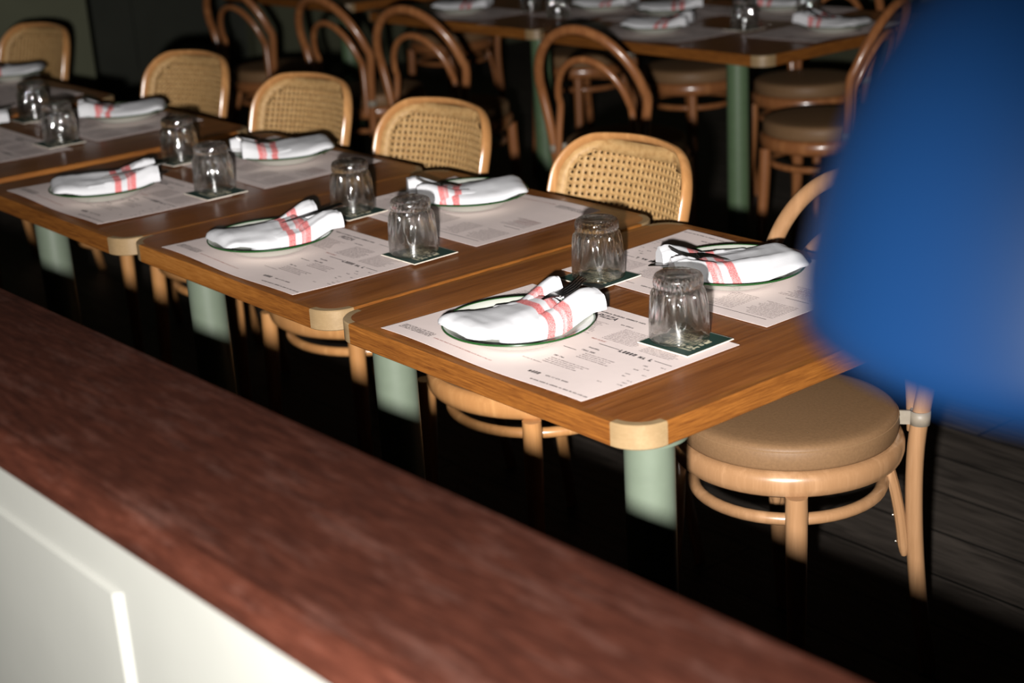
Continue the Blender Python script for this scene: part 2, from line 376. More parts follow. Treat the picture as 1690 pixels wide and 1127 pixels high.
TL = ['nearest oak dining table with the complete pale rounded corner, beside the ledge',
      'oak dining table directly behind the nearest one along the ledge',
      'third oak dining table along the ledge counting from the nearest one',
      'fourth oak dining table along the ledge, standing slightly apart from the third',
      'farthest oak dining table of the near row, at the left edge']
COLS = [[(0.058, 0.074), (TW-0.058, 0.074)], [(0.150, 0.074)], [(0.185, 0.074)], [(0.18, 0.074)], [(0.18, 0.074)]]
for i in range(5):
    t = make_table(TW, TD, COLS[i], TL[i], G_T); t.location = (X[i], Y[i], 0)
BX, BY, BW, BD = -2.06, 2.185, 1.02, 0.90
b1 = make_table(BW, BD, [(BW-0.18, 0.085)], 'oak table of the back row left of the blue lamp, its pale corner toward us', 'oak tables in the back row', green='green_dark'); b1.location = (BX, BY, 0)
b2 = make_table(BW, BD, [(BW-0.075, 0.085)], 'oak table of the back row at the top centre of the photo', 'oak tables in the back row', green='green_dark'); b2.location = (BX-0.006-BW, BY+0.012, 0)
b3 = make_table(BW, BD, [(BW-0.12, 0.085)], 'oak table at the far left of the back row behind two bentwood chairs', 'oak tables in the back row', green='green_dark'); b3.location = (BX-0.012-2*BW-0.25, BY+0.1, 0)

# ------------------------------------------------------------------ chairs
def arc3(f, a0, a1, n): return [f(a0+(a1-a0)*i/n) for i in range(n+1)]
def base_parts(root, R, zb, leg, splay, hoopR, hoopz, wood_m):
    bm = bmesh.new()   # seat ring: rounded band
    pr = [(R-0.030, zb+0.004), (R-0.026, zb), (R-0.010, zb), (R-0.003, zb+0.006), (R, zb+0.016), (R, zb+0.030), (R-0.004, zb+0.039), (R-0.011, zb+0.043), (R-0.030, zb+0.043)]
    lathe(bm, pr, 64, closed=True); mesh_obj('seat_ring', bm, wood_m, root, angle=50)
    bm = bmesh.new(); z = zb+0.041; rp = R-0.011
    lathe(bm, [(0, z), (rp-0.010, z), (rp-0.002, z+0.003), (rp, z+0.008), (rp+0.001, z+0.022), (rp-0.001, z+0.0365), (rp-0.004, z+0.0415), (rp-0.010, z+0.0445), (rp-0.022, z+0.0465), (rp-0.06, z+0.0485), (0, z+0.050)], 64)
    pad = mesh_obj('seat_pad', bm, M['vinyl'], root, angle=60)
    bm = bmesh.new()
    tube(bm, [((rp-0.0006)*math.cos(2*PI*k/64), (rp-0.0006)*math.sin(2*PI*k/64), z+0.0352) for k in range(64)], 0.0011, 6, closed=True)
    mesh_obj('piping', bm, M['vinyl_edge'], pad)
    for sx in (1, -1):
        bm = bmesh.new(); h = zb+0.004
        ks = [i/6 for i in range(7)]
        tube(bm, [(sx*(leg+splay*(1-k)**1.5), -(leg+splay*(1-k)**1.5), h*k) for k in ks], [0.0115+0.0065*min(1, k*1.25) for k in ks], 14)
        mesh_obj('front_leg', bm, wood_m, root)
    bm = bmesh.new()
    tube(bm, [(hoopR*math.cos(2*PI*k/48), hoopR*math.sin(2*PI*k/48), hoopz) for k in range(48)], 0.0105, 12, closed=True)
    mesh_obj('hoop_stretcher', bm, wood_m, root)
def make_bentwood(label, wood_m, lean=0.0):
    root = empty('bentwood_chair'); R, zb = 0.192, 0.429
    base_parts(root, R, zb, 0.132, 0.022, 0.157, 0.380, wood_m)
    # outer bow: rear legs and back in one bent rod
    def side(s): return [(s*0.165, 0.185, 0.0), (s*0.157, 0.163, 0.14), (s*0.153, 0.147, 0.30), (s*0.155, 0.143, 0.44), (s*0.169, 0.151, 0.56)]
    bow = [Vector((0.187*math.cos(a), 0.158+(0.045+lean)*math.sin(a), 0.66+0.205*math.sin(a))) for a in [PI*i/16 for i in range(17)]]
    pts = smooth_path(side(1) + bow + side(-1)[::-1], 5)
    bm = bmesh.new(); tube(bm, pts, 0.0148, 14); mesh_obj('back_bow', bm, wood_m, root)
    inner = [Vector((0.128*math.cos(a), 0.150+(0.030+0.7*lean)*math.sin(a), 0.62+0.155*math.sin(a))) for a in [PI*i/14 for i in range(15)]]
    pts = smooth_path([(0.139, 0.156, 0.46), (0.136, 0.154, 0.53)] + inner + [(-0.136, 0.154, 0.53), (-0.139, 0.156, 0.46)], 5)
    bm = bmesh.new(); tube(bm, pts, 0.0112, 12); mesh_obj('inner_bow', bm, wood_m, root)
    for s in (1, -1):
        d = Vector((s*0.7, 0.68, 0))
        bm = bmesh.new()
        pts = smooth_path([(s*0.120, 0.112, 0.412), (s*0.130, 0.122, 0.36), (s*0.138, 0.130, 0.30), (s*0.142, 0.137, 0.235)], 5)
        tube(bm, pts, [0.0095]*(len(pts)-2)+[0.008, 0.005], 10); br = mesh_obj('knee_brace', bm, wood_m, root)
        for (zz, xx, yy) in ((0.312, 0.1287, 0.1205), (0.262, 0.1322, 0.1255)):
            bm = bmesh.new(); c = Vector((s*xx, yy, zz)); bmesh.ops.create_uvsphere(bm, u_segments=8, v_segments=6, radius=0.0032, matrix=Matrix.Translation(c)); mesh_obj('screw', bm, M['screw'], br)
        bm = bmesh.new()   # leather tab that buckles the pad to the bow
        c = Vector((s*0.1595, 0.1455, 0.492))
        tube_r = 0.0172; ring = []
        for k in range(24):
            a = 2*PI*k/24; ring.append((c.x+tube_r*math.cos(a), c.y+tube_r*math.sin(a)))
        lo = [bm.verts.new((*p, c.z-0.012)) for p in ring]; hi = [bm.verts.new((*p, c.z+0.012)) for p in ring]
        for k in range(24): bm.faces.new((lo[k], lo[(k+1) % 24], hi[(k+1) % 24], hi[k]))
        q = (s*0.122, 0.112); nrm = Vector((-0.68, s*0.7, 0))*0.002
        a0 = Vector((c.x-s*0.010, c.y-0.0125, 0)); pts4 = [a0+nrm, a0-nrm, Vector((*q, 0))-nrm, Vector((*q, 0))+nrm]
        lo = [bm.verts.new((p.x, p.y, c.z-0.012)) for p in pts4]; hi = [bm.verts.new((p.x, p.y, c.z+0.012)) for p in pts4]
        for k in range(4): bm.faces.new((lo[k], lo[(k+1) % 4], hi[(k+1) % 4], hi[k]))
        bm.faces.new(lo); bm.faces.new(hi)
        st = mesh_obj('pad_strap', bm, M['strap'], root); st['label'] = 'pale leather strap around the back post'
        md = st.modifiers.new('thickness', 'SOLIDIFY'); md.thickness = 0.0018
    tag(root, label, 'chair'); return root
G_C = 'cane-backed chairs along the near row'
def make_cane(label):
    root = empty('cane_chair'); zb = 0.418; wm = M['cane_frame']
    base_parts(root, 0.222, zb, 0.160, 0.015, 0.178, 0.378, wm)
    HW = 0.186; ZT = 0.836; ZB = 0.52; RC = 0.088
    def pos(a, z):   # the back leans away and curves round the sitter
        return Vector((a, 0.172 + 0.21*max(0, z-0.46) + 0.12*max(0, z-0.46)**2 - 1.5*(a*a-0.02), z))
    def hw(z): return 0.165 + (HW-0.165)*min(1, max(0, (z-0.44)/0.25))
    out = [Vector((0.195, 0.235, 0)), Vector((0.185, 0.205, 0.18)), pos(hw(.44), .44), pos(hw(.55), .55), pos(hw(.64), .64), pos(hw(.70), .70)]
    cs = [pos(HW-RC+RC*math.cos(a), ZT-RC+RC*math.sin(a)) for a in [PI/2*i/6 for i in range(7)]]
    top = [pos(HW-RC-(2*(HW-RC))*i/6, ZT+0.004*math.sin(PI*i/6)) for i in range(1, 6)]
    mir = lambda L: [Vector((-p.x, p.y, p.z)) for p in L][::-1]
    pts = smooth_path(out + cs + top + mir(cs) + mir(out), 4)
    bm = bmesh.new(); tube(bm, pts, 0.0115, 14, ell=(0.66, 1.25)); mesh_obj('back_frame', bm, wm, root)
    bm = bmesh.new(); tube(bm, smooth_path([pos(-0.185+0.37*i/8, ZB) for i in range(9)], 3), 0.011, 10); mesh_obj('lower_rail', bm, wm, root)
    # cane panel with real holes
    bm = bmesh.new(); p = 0.0139; nx, nz = 27, 23; hr = 0.0032
    grid = {}
    def inside(a, z, m):
        h = hw(z)-m; zt = ZT-m
        if abs(a) > h or z > zt or z < ZB-0.002: return False
        r = RC-m; cx, cz = h-r, zt-r
        if abs(a) > cx and z > cz: return (abs(a)-cx)**2+(z-cz)**2 <= r*r
        return True
    def gv(i, j):
        if (i, j) not in grid: grid[(i, j)] = bm.verts.new(pos((i-nx/2)*p, ZB+j*p))
        return grid[(i, j)]
    for i in range(nx):
        for j in range(nz):
            ca, cz = (i+0.5-nx/2)*p, ZB+(j+0.5)*p
            if not all(inside((i+di-nx/2)*p, ZB+(j+dj)*p, 0.004) for di in (0, 1) for dj in (0, 1)): continue
            q = [gv(i, j), gv(i+1, j), gv(i+1, j+1), gv(i, j+1)]
            if not all(inside((i+di-nx/2)*p, ZB+(j+dj)*p, 0.017) for di in (0, 1) for dj in (0, 1)): continue
            hv = [bm.verts.new(pos(ca+hr*math.cos(-0.75*PI+k*PI/4), cz+hr*math.sin(-0.75*PI+k*PI/4))) for k in range(8)]
            for s in range(4):
                c0, c1 = q[s], q[(s+1) % 4]; h0, h1, h2 = hv[2*s], hv[2*s+1], hv[(2*s+2) % 8]
                bm.faces.new((c0, c1, h2, h1, h0))
    def rim(m):   # left side up, round the corners, right side down
        h = lambda z: hw(z)-m
        r = RC-m; L = [(-h(z), z) for z in [ZB+(ZT-RC-ZB)*k/8 for k in range(9)]]
        hh = HW-m-r
        L += [(-hh+r*math.cos(PI-a), ZT-RC+r*math.sin(PI-a)) for a in [PI/2*k/10 for k in range(1, 11)]]
        return L + [(-a, z) for a, z in L[::-1]]
    A, B = [bm.verts.new(pos(*q)) for q in rim(0.001)], [bm.verts.new(pos(*q)+Vector((0, 0.0004, 0))) for q in rim(0.028)]
    for k in range(len(A)-1): bm.faces.new((A[k], A[k+1], B[k+1], B[k]))
    cp = mesh_obj('cane_panel', bm, M['cane'], root, angle=80)
    md = cp.modifiers.new('thickness', 'SOLIDIFY'); md.thickness = 0.0022; md.offset = 0
    # solid border of cane under the frame
    tag(root, label, 'chair', G_C); return root

cane0 = make_cane('nearest cane-backed chair, behind the second oak table, closest to the blue lamp')
CANE = [(-0.225, 0.605, 0), (-0.86, 0.635, 4), (-1.44, 0.66, 7), (-2.10, 0.69, 9), (-3.22, 0.72, 12)]
CL = [None, 'second cane-backed chair from the right, behind the rear glass pair of the second table',
      'middle one of the five cane-backed chairs, its back partly behind a folded napkin',
      'fourth cane-backed chair from the right, standing alone before the dark doorway',
      'farthest cane-backed chair, against the grey-green wall at the top left']
for i, (x, y, a) in enumerate(CANE):
    o = cane0 if i == 0 else copy_tree(cane0)
    o.location = (x, y, 0); o.rotation_euler = (0, 0, math.radians(a))
    if CL[i]: o['label'] = CL[i]
bent0 = make_bentwood('bentwood chair with round tan seat tucked under the nearest table', M['beech'])
bent0.location = (0.372, 0.638, 0)
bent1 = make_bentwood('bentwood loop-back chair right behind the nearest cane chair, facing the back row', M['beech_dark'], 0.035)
BENT = [(-1.40, 1.97, 192, None),
        (-2.27, 2.0, 192, 'bentwood loop-back chair facing the back row, its loop above the second cane chair'),
        (-2.80, 2.03, 184, 'bentwood loop-back chair facing the back row, left of the two whole loops'),
        (-3.60, 2.10, 188, 'leftmost bentwood loop-back chair facing the back row, above the third cane chair'),
        (-1.10, 2.52, -72, 'bentwood chair at the right end of the back row, half hidden by the blue lamp'),
        (-1.58, 3.02, 6, 'bentwood chair behind the right back table, its seat seen under the table end'),
        (-2.12, 3.0, 0, 'bentwood chair behind the back row, its seat seen left of the green leg'),
        (-2.75, 3.02, -3, 'bentwood chair behind the back row, its seat seen through a chair loop'),
        (-3.75, 3.12, 5, 'bentwood chair on the far side of the far left back table')]
for i, (x, y, a, l) in enumerate(BENT):
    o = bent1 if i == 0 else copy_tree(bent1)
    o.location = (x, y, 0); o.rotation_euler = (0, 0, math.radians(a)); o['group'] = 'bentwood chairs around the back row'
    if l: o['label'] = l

# ------------------------------------------------------------------ place settings
MW, MH = 0.445, 0.299
def mz(u, v):   # paper lies almost flat, its sitter's edge a little wavy
    return 0.0012 + 0.0022*(1-v)**3*(1+math.sin(u*7.5+0.6)) + 0.0008*(1+math.sin(u*5+v*3))*0.5
def glyph(bm, x, y, w, h, mi, t, rng):
    """one letter-like mark made of two or three thin strokes"""
    def q(x0, y0, x1, y1):
        vs = [bm.verts.new((px, py, mz(px/MW+0.5, py/MH+0.5)+0.0004)) for px, py in ((x0, y0), (x1, y0), (x1, y1), (x0, y1))]
        bm.faces.new(vs).material_index = mi
    k = rng.random()
    q(x, y, x+t, y+h)
    if k < 0.7: q(x+w-t, y, x+w, y+h)
    yy = rng.choice((0, 0.5, 1)); q(x+t, y+yy*(h-t), x+w-(t if k < 0.7 else 0), y+yy*(h-t)+t)
def word_line(bm, x, y, L, h, mi, rng, t=None):
    t = t or h*0.22; end = x+L
    while x < end-h*0.6:
        for _ in range(rng.randint(2, 8)):
            if x > end-h*0.6: break
            w_ = h*rng.uniform(0.45, 0.7); glyph(bm, x, y, w_, h*rng.choice((0.8, 1, 1, 1)), mi, t, rng); x += w_+h*0.22
        x += h*0.6
def bar(bm, x, y, L, t, mi):
    n = max(1, int(L/0.02))
    for i in range(n):
        a, b = x+L*i/n, x+L*(i+1)/n
        vs = [bm.verts.new((px, py, mz(px/MW+0.5, py/MH+0.5)+0.0004)) for px, py in ((a, y), (b, y), (b, y+t), (a, y+t))]
        bm.faces.new(vs).material_index = mi
def font_into(bm, text, x, y, h, mi, squash=1.0, shear=0.12, bold=0.03):
    cu = bpy.data.curves.new('lettering', 'FONT'); cu.body = text; cu.size = h/0.7; cu.shear = shear; cu.offset = bold*h*0.5; cu.resolution_u = 3
    ob = bpy.data.objects.new('lettering', cu); COL.objects.link(ob)
    dg = bpy.context.evaluated_depsgraph_get(); me = bpy.data.meshes.new_from_object(ob.evaluated_get(dg))
    vs = [bm.verts.new((x+v.co.x*squash, y+v.co.y, mz((x+v.co.x)/MW+0.5, (y+v.co.y)/MH+0.5)+0.0005)) for v in me.vertices]
    for p in me.polygons:
        try: bm.faces.new([vs[i] for i in p.vertices]).material_index = mi
        except ValueError: pass
    bpy.data.objects.remove(ob); bpy.data.meshes.remove(me); bpy.data.curves.remove(cu)
def make_print(parent):
    rng = random.Random(11); bm = bmesh.new()
    X0, Y0 = -MW/2, -MH/2
    P = lambda u, v: (X0+u*MW, Y0+v*MH)
    def para(u, v, L, n, h=0.0021, gap=0.0046, mi=1, ragged=0.25):
        x, y = P(u, v)
        for k in range(n): word_line(bm, x, y-k*gap, L*(1-ragged*rng.random())*MW, h, mi, rng)
    # top band of heavy ornament, then PIZZA and its columns
    x, y = P(0.36, 0.915); word_line(bm, x, y, 0.28*MW, 0.0040, 0, rng, 0.0014)
    x, y = P(0.67, 0.918); bar(bm, x, y, 0.29*MW, 0.0013, 0)
    x, y = P(0.05, 0.918); bar(bm, x, y, 0.28*MW, 0.0013, 0)
    x, y = P(0.435, 0.858); font_into(bm, 'PIZZA', x, y, 0.0115, 0, 0.95, 0.15, 0.05)
    x, y = P(0.575, 0.835); word_line(bm, x, y, 0.065*MW, 0.0035, 0, rng)
    para(0.40, 0.80, 0.16, 11); para(0.62, 0.80, 0.15, 11); para(0.80, 0.80, 0.16, 12)
    para(0.04, 0.885, 0.15, 12, gap=0.0052); para(0.22, 0.885, 0.13, 12, gap=0.0055)
    x, y = P(0.595, 0.61); word_line(bm, x, y, 0.07*MW, 0.0034, 2, rng)
    x, y = P(0.655, 0.578); bar(bm, x, y, 0.095*MW, 0.0014, 0)
    x, y = P(0.755, 0.560); word_line(bm, x, y, 0.145*MW, 0.0085, 0, rng, 0.0024)
    x, y = P(0.905, 0.578); bar(bm, x, y, 0.075*MW, 0.0014, 0)
    x, y = P(0.05, 0.60); bar(bm, x, y, 0.10*MW, 0.0014, 0)
    para(0.05, 0.56, 0.16, 10, mi=1); para(0.06, 0.50, 0.12, 4, mi=2, gap=0.0075)
    x, y = P(0.585, 0.445); bar(bm, x, y, 0.06*MW, 0.0013, 0)
    x, y = P(0.655, 0.510); word_line(bm, x, y, 0.05*MW, 0.0036, 0, rng)
    x, y = P(0.655, 0.465); word_line(bm, x, y, 0.06*MW, 0.0042, 0, rng)
    para(0.69, 0.44, 0.15, 4, h=0.0024, gap=0.0056)
    x, y = P(0.625, 0.33); word_line(bm, x, y, 0.05*MW, 0.0038, 0, rng)
    para(0.635, 0.30, 0.18, 4, h=0.0024, gap=0.0056)
    x, y = P(0.56, 0.22); word_line(bm, x, y, 0.09*MW, 0.0024, 1, rng)
    x, y = P(0.675, 0.105); word_line(bm, x, y, 0.055*MW, 0.0075, 0, rng, 0.0022)
    x, y = P(0.75, 0.115); word_line(bm, x, y, 0.11*MW, 0.0036, 0, rng)
    x, y = P(0.735, 0.042); word_line(bm, x, y, 0.255*MW, 0.0030, 0, rng, 0.0013)
    for k in range(11):   # scattered prices at the right edge
        x, y = P(0.90+0.07*rng.random(), 0.22+0.31*k/10); word_line(bm, x, y, 0.022*MW, 0.0028, 0, rng)
    x, y = P(0.03, 0.075)
    for k in range(4): word_line(bm, x, y+k*0.0042, 0.17*MW, 0.0030, 0, rng, 0.0006)
    x, y = P(0.22, 0.08); word_line(bm, x, y, 0.30*MW, 0.0024, 2, rng)
    return mesh_obj('menu_print', bm, [M['ink'], M['ink_soft'], M['ink_red']], parent, smooth=False)
def make_mat():
    bm = bmesh.new(); nu, nv = 28, 16
    V = [[bm.verts.new((-MW/2+MW*i/nu, -MH/2+MH*j/nv, mz(i/nu, j/nv))) for j in range(nv+1)] for i in range(nu+1)]
    for i in range(nu):
        for j in range(nv): bm.faces.new((V[i][j], V[i+1][j], V[i+1][j+1], V[i][j+1]))
    lo = [[bm.verts.new((v.co.x, v.co.y, v.co.z-0.0004)) for v in row] for row in V]
    for i in range(nu):
        for j in range(nv): bm.faces.new((lo[i][j], lo[i][j+1], lo[i+1][j+1], lo[i+1][j]))
    for i in range(nu):
        for j, f in ((0, 1), (nv, -1)): bm.faces.new((V[i][j], lo[i][j], lo[i+1][j], V[i+1][j])[::f])
    for j in range(nv):
        for i, f in ((0, -1), (nu, 1)): bm.faces.new((V[i][j], lo[i][j], lo[i][j+1], V[i][j+1])[::f])
    o = mesh_obj('placemat', bm, M['paper'], angle=20); make_print(o)
    return o
def make_plate():
    bm = bmesh.new(); R = 0.1115
    prof = [(0, 0.0), (0.066, 0.0), (0.070, 0.0008), (0.074, 0.003), (0.086, 0.0105), (0.098, 0.0165), (R-0.0015, 0.0213), (R, 0.0224), (R-0.0006, 0.0234), (R-0.003, 0.0232), (0.098, 0.0185), (0.086, 0.0125), (0.076, 0.0058), (0.070, 0.0035), (0.062, 0.0028), (0, 0.0026)]
    lathe(bm, prof, 96); o = mesh_obj('plate', bm, M['enamel'], angle=60)
    bm = bmesh.new(); tube(bm, [((R-0.0009)*math.cos(2*PI*k/96), (R-0.0009)*math.sin(2*PI*k/96), 0.0227) for k in range(96)], 0.0016, 8, closed=True)
    mesh_obj('plate_rim', bm, M['rim_green'], o)['label'] = 'thin dark green rim line'
    return o
def sec(cx, y, zb, a, h, tilt=0.0, wr=0.0, ph=0.0, n=20):
    """closed cross section: soft cushion, flattish below"""
    L = []
    for k in range(n):
        t = 2*PI*k/n; c, s = math.cos(t), math.sin(t)
        x = a*math.copysign(abs(c)**0.75, c)
        z = (h*abs(s)**0.8 if s > 0 else -0.10*h*abs(s)**0.8)
        if s > 0: z *= 1 + wr*math.sin(5*c+ph+18*y) + 0.6*wr*math.sin(9*c-ph*1.7+31*y)
        L.append((cx+x, y, zb+z+tilt*x))
    return L
def make_napkin(v):
    """v: 0..2 small differences of fold; length runs along +y, open end at +y"""
    bm = bmesh.new(); uvl = bm.loops.layers.uv.new('UVMap')
    wr = (0.06, 0.05, 0.10)[v]; ph = (0.4, 2.1, 4.0)[v]; skew = (0.10, 0.22, -0.05)[v]
    def loft(secs, sk):
        rings = [[bm.verts.new(p) for p in s] for s in secs]; n = len(rings[0])
        fs = []
        for A, B in zip(rings, rings[1:]):
            for k in range(n): fs.append(bm.faces.new((A[k], A[(k+1) % n], B[(k+1) % n], B[k])))
        fs.append(bm.faces.new(rings[0][::-1])); fs.append(bm.faces.new(rings[-1]))
        for f in fs:
            for l in f.loops: l[uvl].uv = (l.vert.co.y + 0.103 + sk*l.vert.co.x - 0.15*(l.vert.co.z-0.02), l.vert.co.x)
        # soft creases: displace by smooth noise, strongest away from the plate
        for R_ in rings:
            for q in R_:
                p = q.co*26 + Vector((v*7.3, sk*31, 0)); amp = 0.0032*min(1, max(0, q.co.z-0.006)/0.012)
                d = mnoise.noise(Vector((p.x*1.5, p.y*0.45, p.z)))*amp + mnoise.noise(p*2.7)*amp*0.35
                q.co.z += d; q.co.x += 0.5*d
    T = [i/34 for i in range(35)]
    PH = [(0, .0045), (.070, .0045), (.074, .007), (.086, .0135), (.098, .0195), (.1115, .0250), (.2, .0252)]
    def lift(y, hwid=0.0):   # height of the plate under the edge of the cloth
        r = math.hypot(hwid, y)
        for (r0, z0), (r1, z1) in zip(PH, PH[1:]):
            if r <= r1: return z0+(z1-z0)*(r-r0)/(r1-r0)
        return PH[-1][1]
    # wide flat pouch with a blunt rounded end at -y
    S_ = []
    y0, y1 = -0.104, (0.066, 0.070, 0.072)[v]
    for t in T:
        y = y0+(y1-y0)*t
        e = min(1, t/0.10); e = math.sqrt(max(0, 1-(1-e)**2))
        a = (0.062 + 0.010*math.sin(PI*min(1, t*1.1)) - 0.009*t)*(0.80+0.20*e)
        h = (0.017+0.013*min(1, t/0.6))*(0.35+0.65*e)
        if t > 0.96: h *= 0.80
        S_.append(sec(-0.004-0.006*t+0.003*math.sin(3*t+ph), y, lift(y, a+0.010)+0.0015, a, h*(1-0.25*min(1, lift(y, a)/0.025)), (0.02, 0.015, -0.02)[v], wr*min(1, 0.35+t), ph, 36))
    loft(S_, skew)
    # two rolled edges that open like a V beyond the mouth of the pouch
    for side, y0, y1, x0, x1, a0, a1, hh in ((-1, -0.02, (0.100, 0.110, 0.114)[v], -0.038, (-0.046, -0.050, -0.040)[v], 0.021, 0.020, 0.030), (1, -0.05, (0.118, 0.118, 0.112)[v], 0.033, (0.036, 0.040, 0.034)[v], 0.025, 0.022, 0.027)):
        S_ = []
        for t in T:
            y = y0+(y1-y0)*t; cx = x0+(x1-x0)*t*t
            e = min(1, t/0.14); e = math.sqrt(max(0, 1-(1-e)**2)); a = (a0+(a1-a0)*t)*(0.3+0.7*e); h = hh*(0.25+0.75*e)
            if t > 0.95: h *= 0.93; a *= 0.97
            S_.append(sec(cx, y, lift(y, abs(cx)+a)+0.0015, a, h, -0.03*side, wr, ph+side*1.3, 28))
        loft(S_, skew*0.5)
    # the layer of cloth lying under the cutlery between them
    S_ = [sec(0.0, 0.03+0.055*t, lift(0.03+0.055*t, 0.03)+0.001, 0.034, 0.012*(1 if t < 0.9 else 0.7), 0, wr, ph, 20) for t in [i/10 for i in range(11)]]
    loft(S_, skew)
    return mesh_obj('napkin', bm, M['napkin'], angle=75)
def make_fork():
    bm = bmesh.new()
    def strip(pts, ws, th=0.0022):
        P = []
        for (y, z), w_ in zip(pts, ws):
            P.append([bm.verts.new((-w_, y, z)), bm.verts.new((w_, y, z)), bm.verts.new((w_, y, z+th)), bm.verts.new((-w_, y, z+th))])
        for A, B in zip(P, P[1:]):
            for k in range(4): bm.faces.new((A[k], A[(k+1) % 4], B[(k+1) % 4], B[k]))
        bm.faces.new(P[0][::-1]); bm.faces.new(P[-1])
    strip([(-0.10, 0), (-0.095, 0), (-0.05, 0.001), (0, 0.003), (0.03, 0.005), (0.045, 0.004), (0.052, 0.002)], [0.006, 0.009, 0.0075, 0.0042, 0.0036, 0.008, 0.0115])
    for k in range(4):
        x = -0.0098+k*0.00653; pts = [(0.050, 0.002), (0.065, 0.0), (0.082, 0.002), (0.100, 0.008)]
        P = []
        for (y, z), w_ in zip(pts, (0.0021, 0.0019, 0.0017, 0.0008)):
            P.append([bm.verts.new((x-w_, y, z)), bm.verts.new((x+w_, y, z)), bm.verts.new((x+w_, y, z+0.0019)), bm.verts.new((x-w_, y, z+0.0019))])
        for A, B in zip(P, P[1:]):
            for q in range(4): bm.faces.new((A[q], A[(q+1) % 4], B[(q+1) % 4], B[q]))
        bm.faces.new(P[0][::-1]); bm.faces.new(P[-1])
    return mesh_obj('fork', bm, M['steel'], angle=40)
def make_knife():
    bm = bmesh.new(); P = []
    for y, w0, w1, th in ((-0.115, -0.007, 0.007, 0.004), (-0.11, -0.009, 0.009, 0.005), (-0.02, -0.006, 0.006, 0.005), (0.0, -0.005, 0.005, 0.003), (0.01, -0.006, 0.010, 0.0018), (0.08, -0.006, 0.010, 0.0016), (0.105, -0.006, 0.005, 0.0014), (0.112, -0.006, -0.003, 0.001)):
        P.append([bm.verts.new((w0, y, 0)), bm.verts.new((w1, y, 0)), bm.verts.new((w1, y, th)), bm.verts.new((w0, y, th))])
    for A, B in zip(P, P[1:]):
        for q in range(4): bm.faces.new((A[q], A[(q+1) % 4], B[(q+1) % 4], B[q]))
    bm.faces.new(P[0][::-1]); bm.faces.new(P[-1])
    return mesh_obj('knife', bm, M['steel'], angle=40)
def make_glass():
    """pressed tumbler standing upside down: z=0 is the drinking rim"""
    bm = bmesh.new(); H = 0.091; n = 192; NF = 16
    outer = [(0.0422, 0.0), (0.0432, 0.0012), (0.0432, 0.004), (0.0430, 0.012), (0.0427, 0.022), (0.0424, 0.030), (0.0420, 0.040), (0.0413, 0.050), (0.0404, 0.058), (0.0394, 0.0635), (0.0372, 0.0675), (0.0352, 0.0700), (0.0340, 0.0725), (0.0356, 0.075), (0.0358, 0.080), (0.0352, 0.085), (0.0335, 0.0885), (0.0300, 0.0905), (0.026, 0.0906), (0.020, 0.0890), (0.010, 0.0878), (0, 0.0875)]
    inner = [(0, 0.0700), (0.014, 0.0697), (0.024, 0.0685), (0.0290, 0.0655), (0.0318, 0.0605), (0.0340, 0.053), (0.0360, 0.045), (0.0384, 0.033), (0.0398, 0.020), (0.0403, 0.008), (0.0406, 0.0015), (0.0414, 0.0002)]
    def rf(a, r, z):
        if r < 0.03: return r
        if 0.016 < z < 0.068:
            k = (z-0.016)/0.052; ph = abs(math.cos(NF*a/2)); w_ = min(1, k*1.7)
            d = 0.0044*w_*max(0, ph-(1-w_))   # pointed flutes that widen towards the base
            return r-d+0.0004
        if z > 0.0715: return r - 0.0016*(0.5+0.5*math.cos(NF*2*a+(z*700)))
        return r
    rings_o = outer; lathe(bm, rings_o, n, rfun=rf)
    lathe(bm, inner, n)
    # close the drinking rim
    vs = [v for v in bm.verts]
    lo_o = [v for v in vs if abs(v.co.z) < 1e-6]; lo_i = [v for v in vs if abs(v.co.z-0.0002) < 1e-6]
    ang = lambda v: math.atan2(v.co.y, v.co.x)
    lo_o.sort(key=ang); lo_i.sort(key=ang)
    for k in range(len(lo_o)): bm.faces.new((lo_o[k], lo_o[(k+1) % n], lo_i[(k+1) % n], lo_i[k]))
    for q in bm.verts: q.co.z *= 1.06
    return mesh_obj('tumbler', bm, M['glass'], angle=75)
def make_coaster():
    bm = bmesh.new(); s = 0.0478; box(bm, -s, s, -s, s, 0, 0.0012); o = mesh_obj('coaster', bm, M['board'], smooth=False)
    bm = bmesh.new(); e = s-0.0010; vs = [bm.verts.new(p) for p in ((-e, -e, 0.0014), (e, -e, 0.0014), (e, e, 0.0014), (-e, e, 0.0014))]; bm.faces.new(vs)
    f = mesh_obj('coaster_face', bm, M['coaster_green'], o, smooth=False); f['label'] = 'dark green printed face'
    rng = random.Random(5); bm = bmesh.new()
    def q(x0, y0, x1, y1): bm.faces.new([bm.verts.new((x, y, 0.0016)) for x, y in ((x0, y0), (x1, y0), (x1, y1), (x0, y1))])
    for (y, h, x0, x1, t) in ((0.022, 0.004, -0.024, 0.004, 0.0009), (0.006, 0.012, -0.036, -0.004, 0.0027), (0.006, 0.012, 0.0, 0.034, 0.0027), (-0.004, 0.006, -0.012, 0.034, 0.0014), (-0.022, 0.013, -0.020, 0.036, 0.0028), (-0.030, 0.004, -0.020, 0.036, 0.0009), (0.016, 0.004, 0.010, 0.030, 0.0009)):
        x = x0
        while x < x1-h*0.4:
            w_ = min(h*0.62, x1-x)
            q(x, y, x+t, y+h)
            if rng.random() < 0.7: q(x+w_-t, y, x+w_, y+h)
            for yy in rng.sample((0, 0.45, 1), 2): q(x, y+yy*(h-t), x+w_, y+yy*(h-t)+t)
            x += w_+h*0.16
    mesh_obj('coaster_print', bm, M['coaster_print'], f, smooth=False)
    return o
MAT0, PLATE0, GLASS0, COAST0 = make_mat(), make_plate(), make_glass(), make_coaster()
NAP = [make_napkin(k) for k in range(3)]; FORK0, KNIFE0 = make_fork(), make_knife()
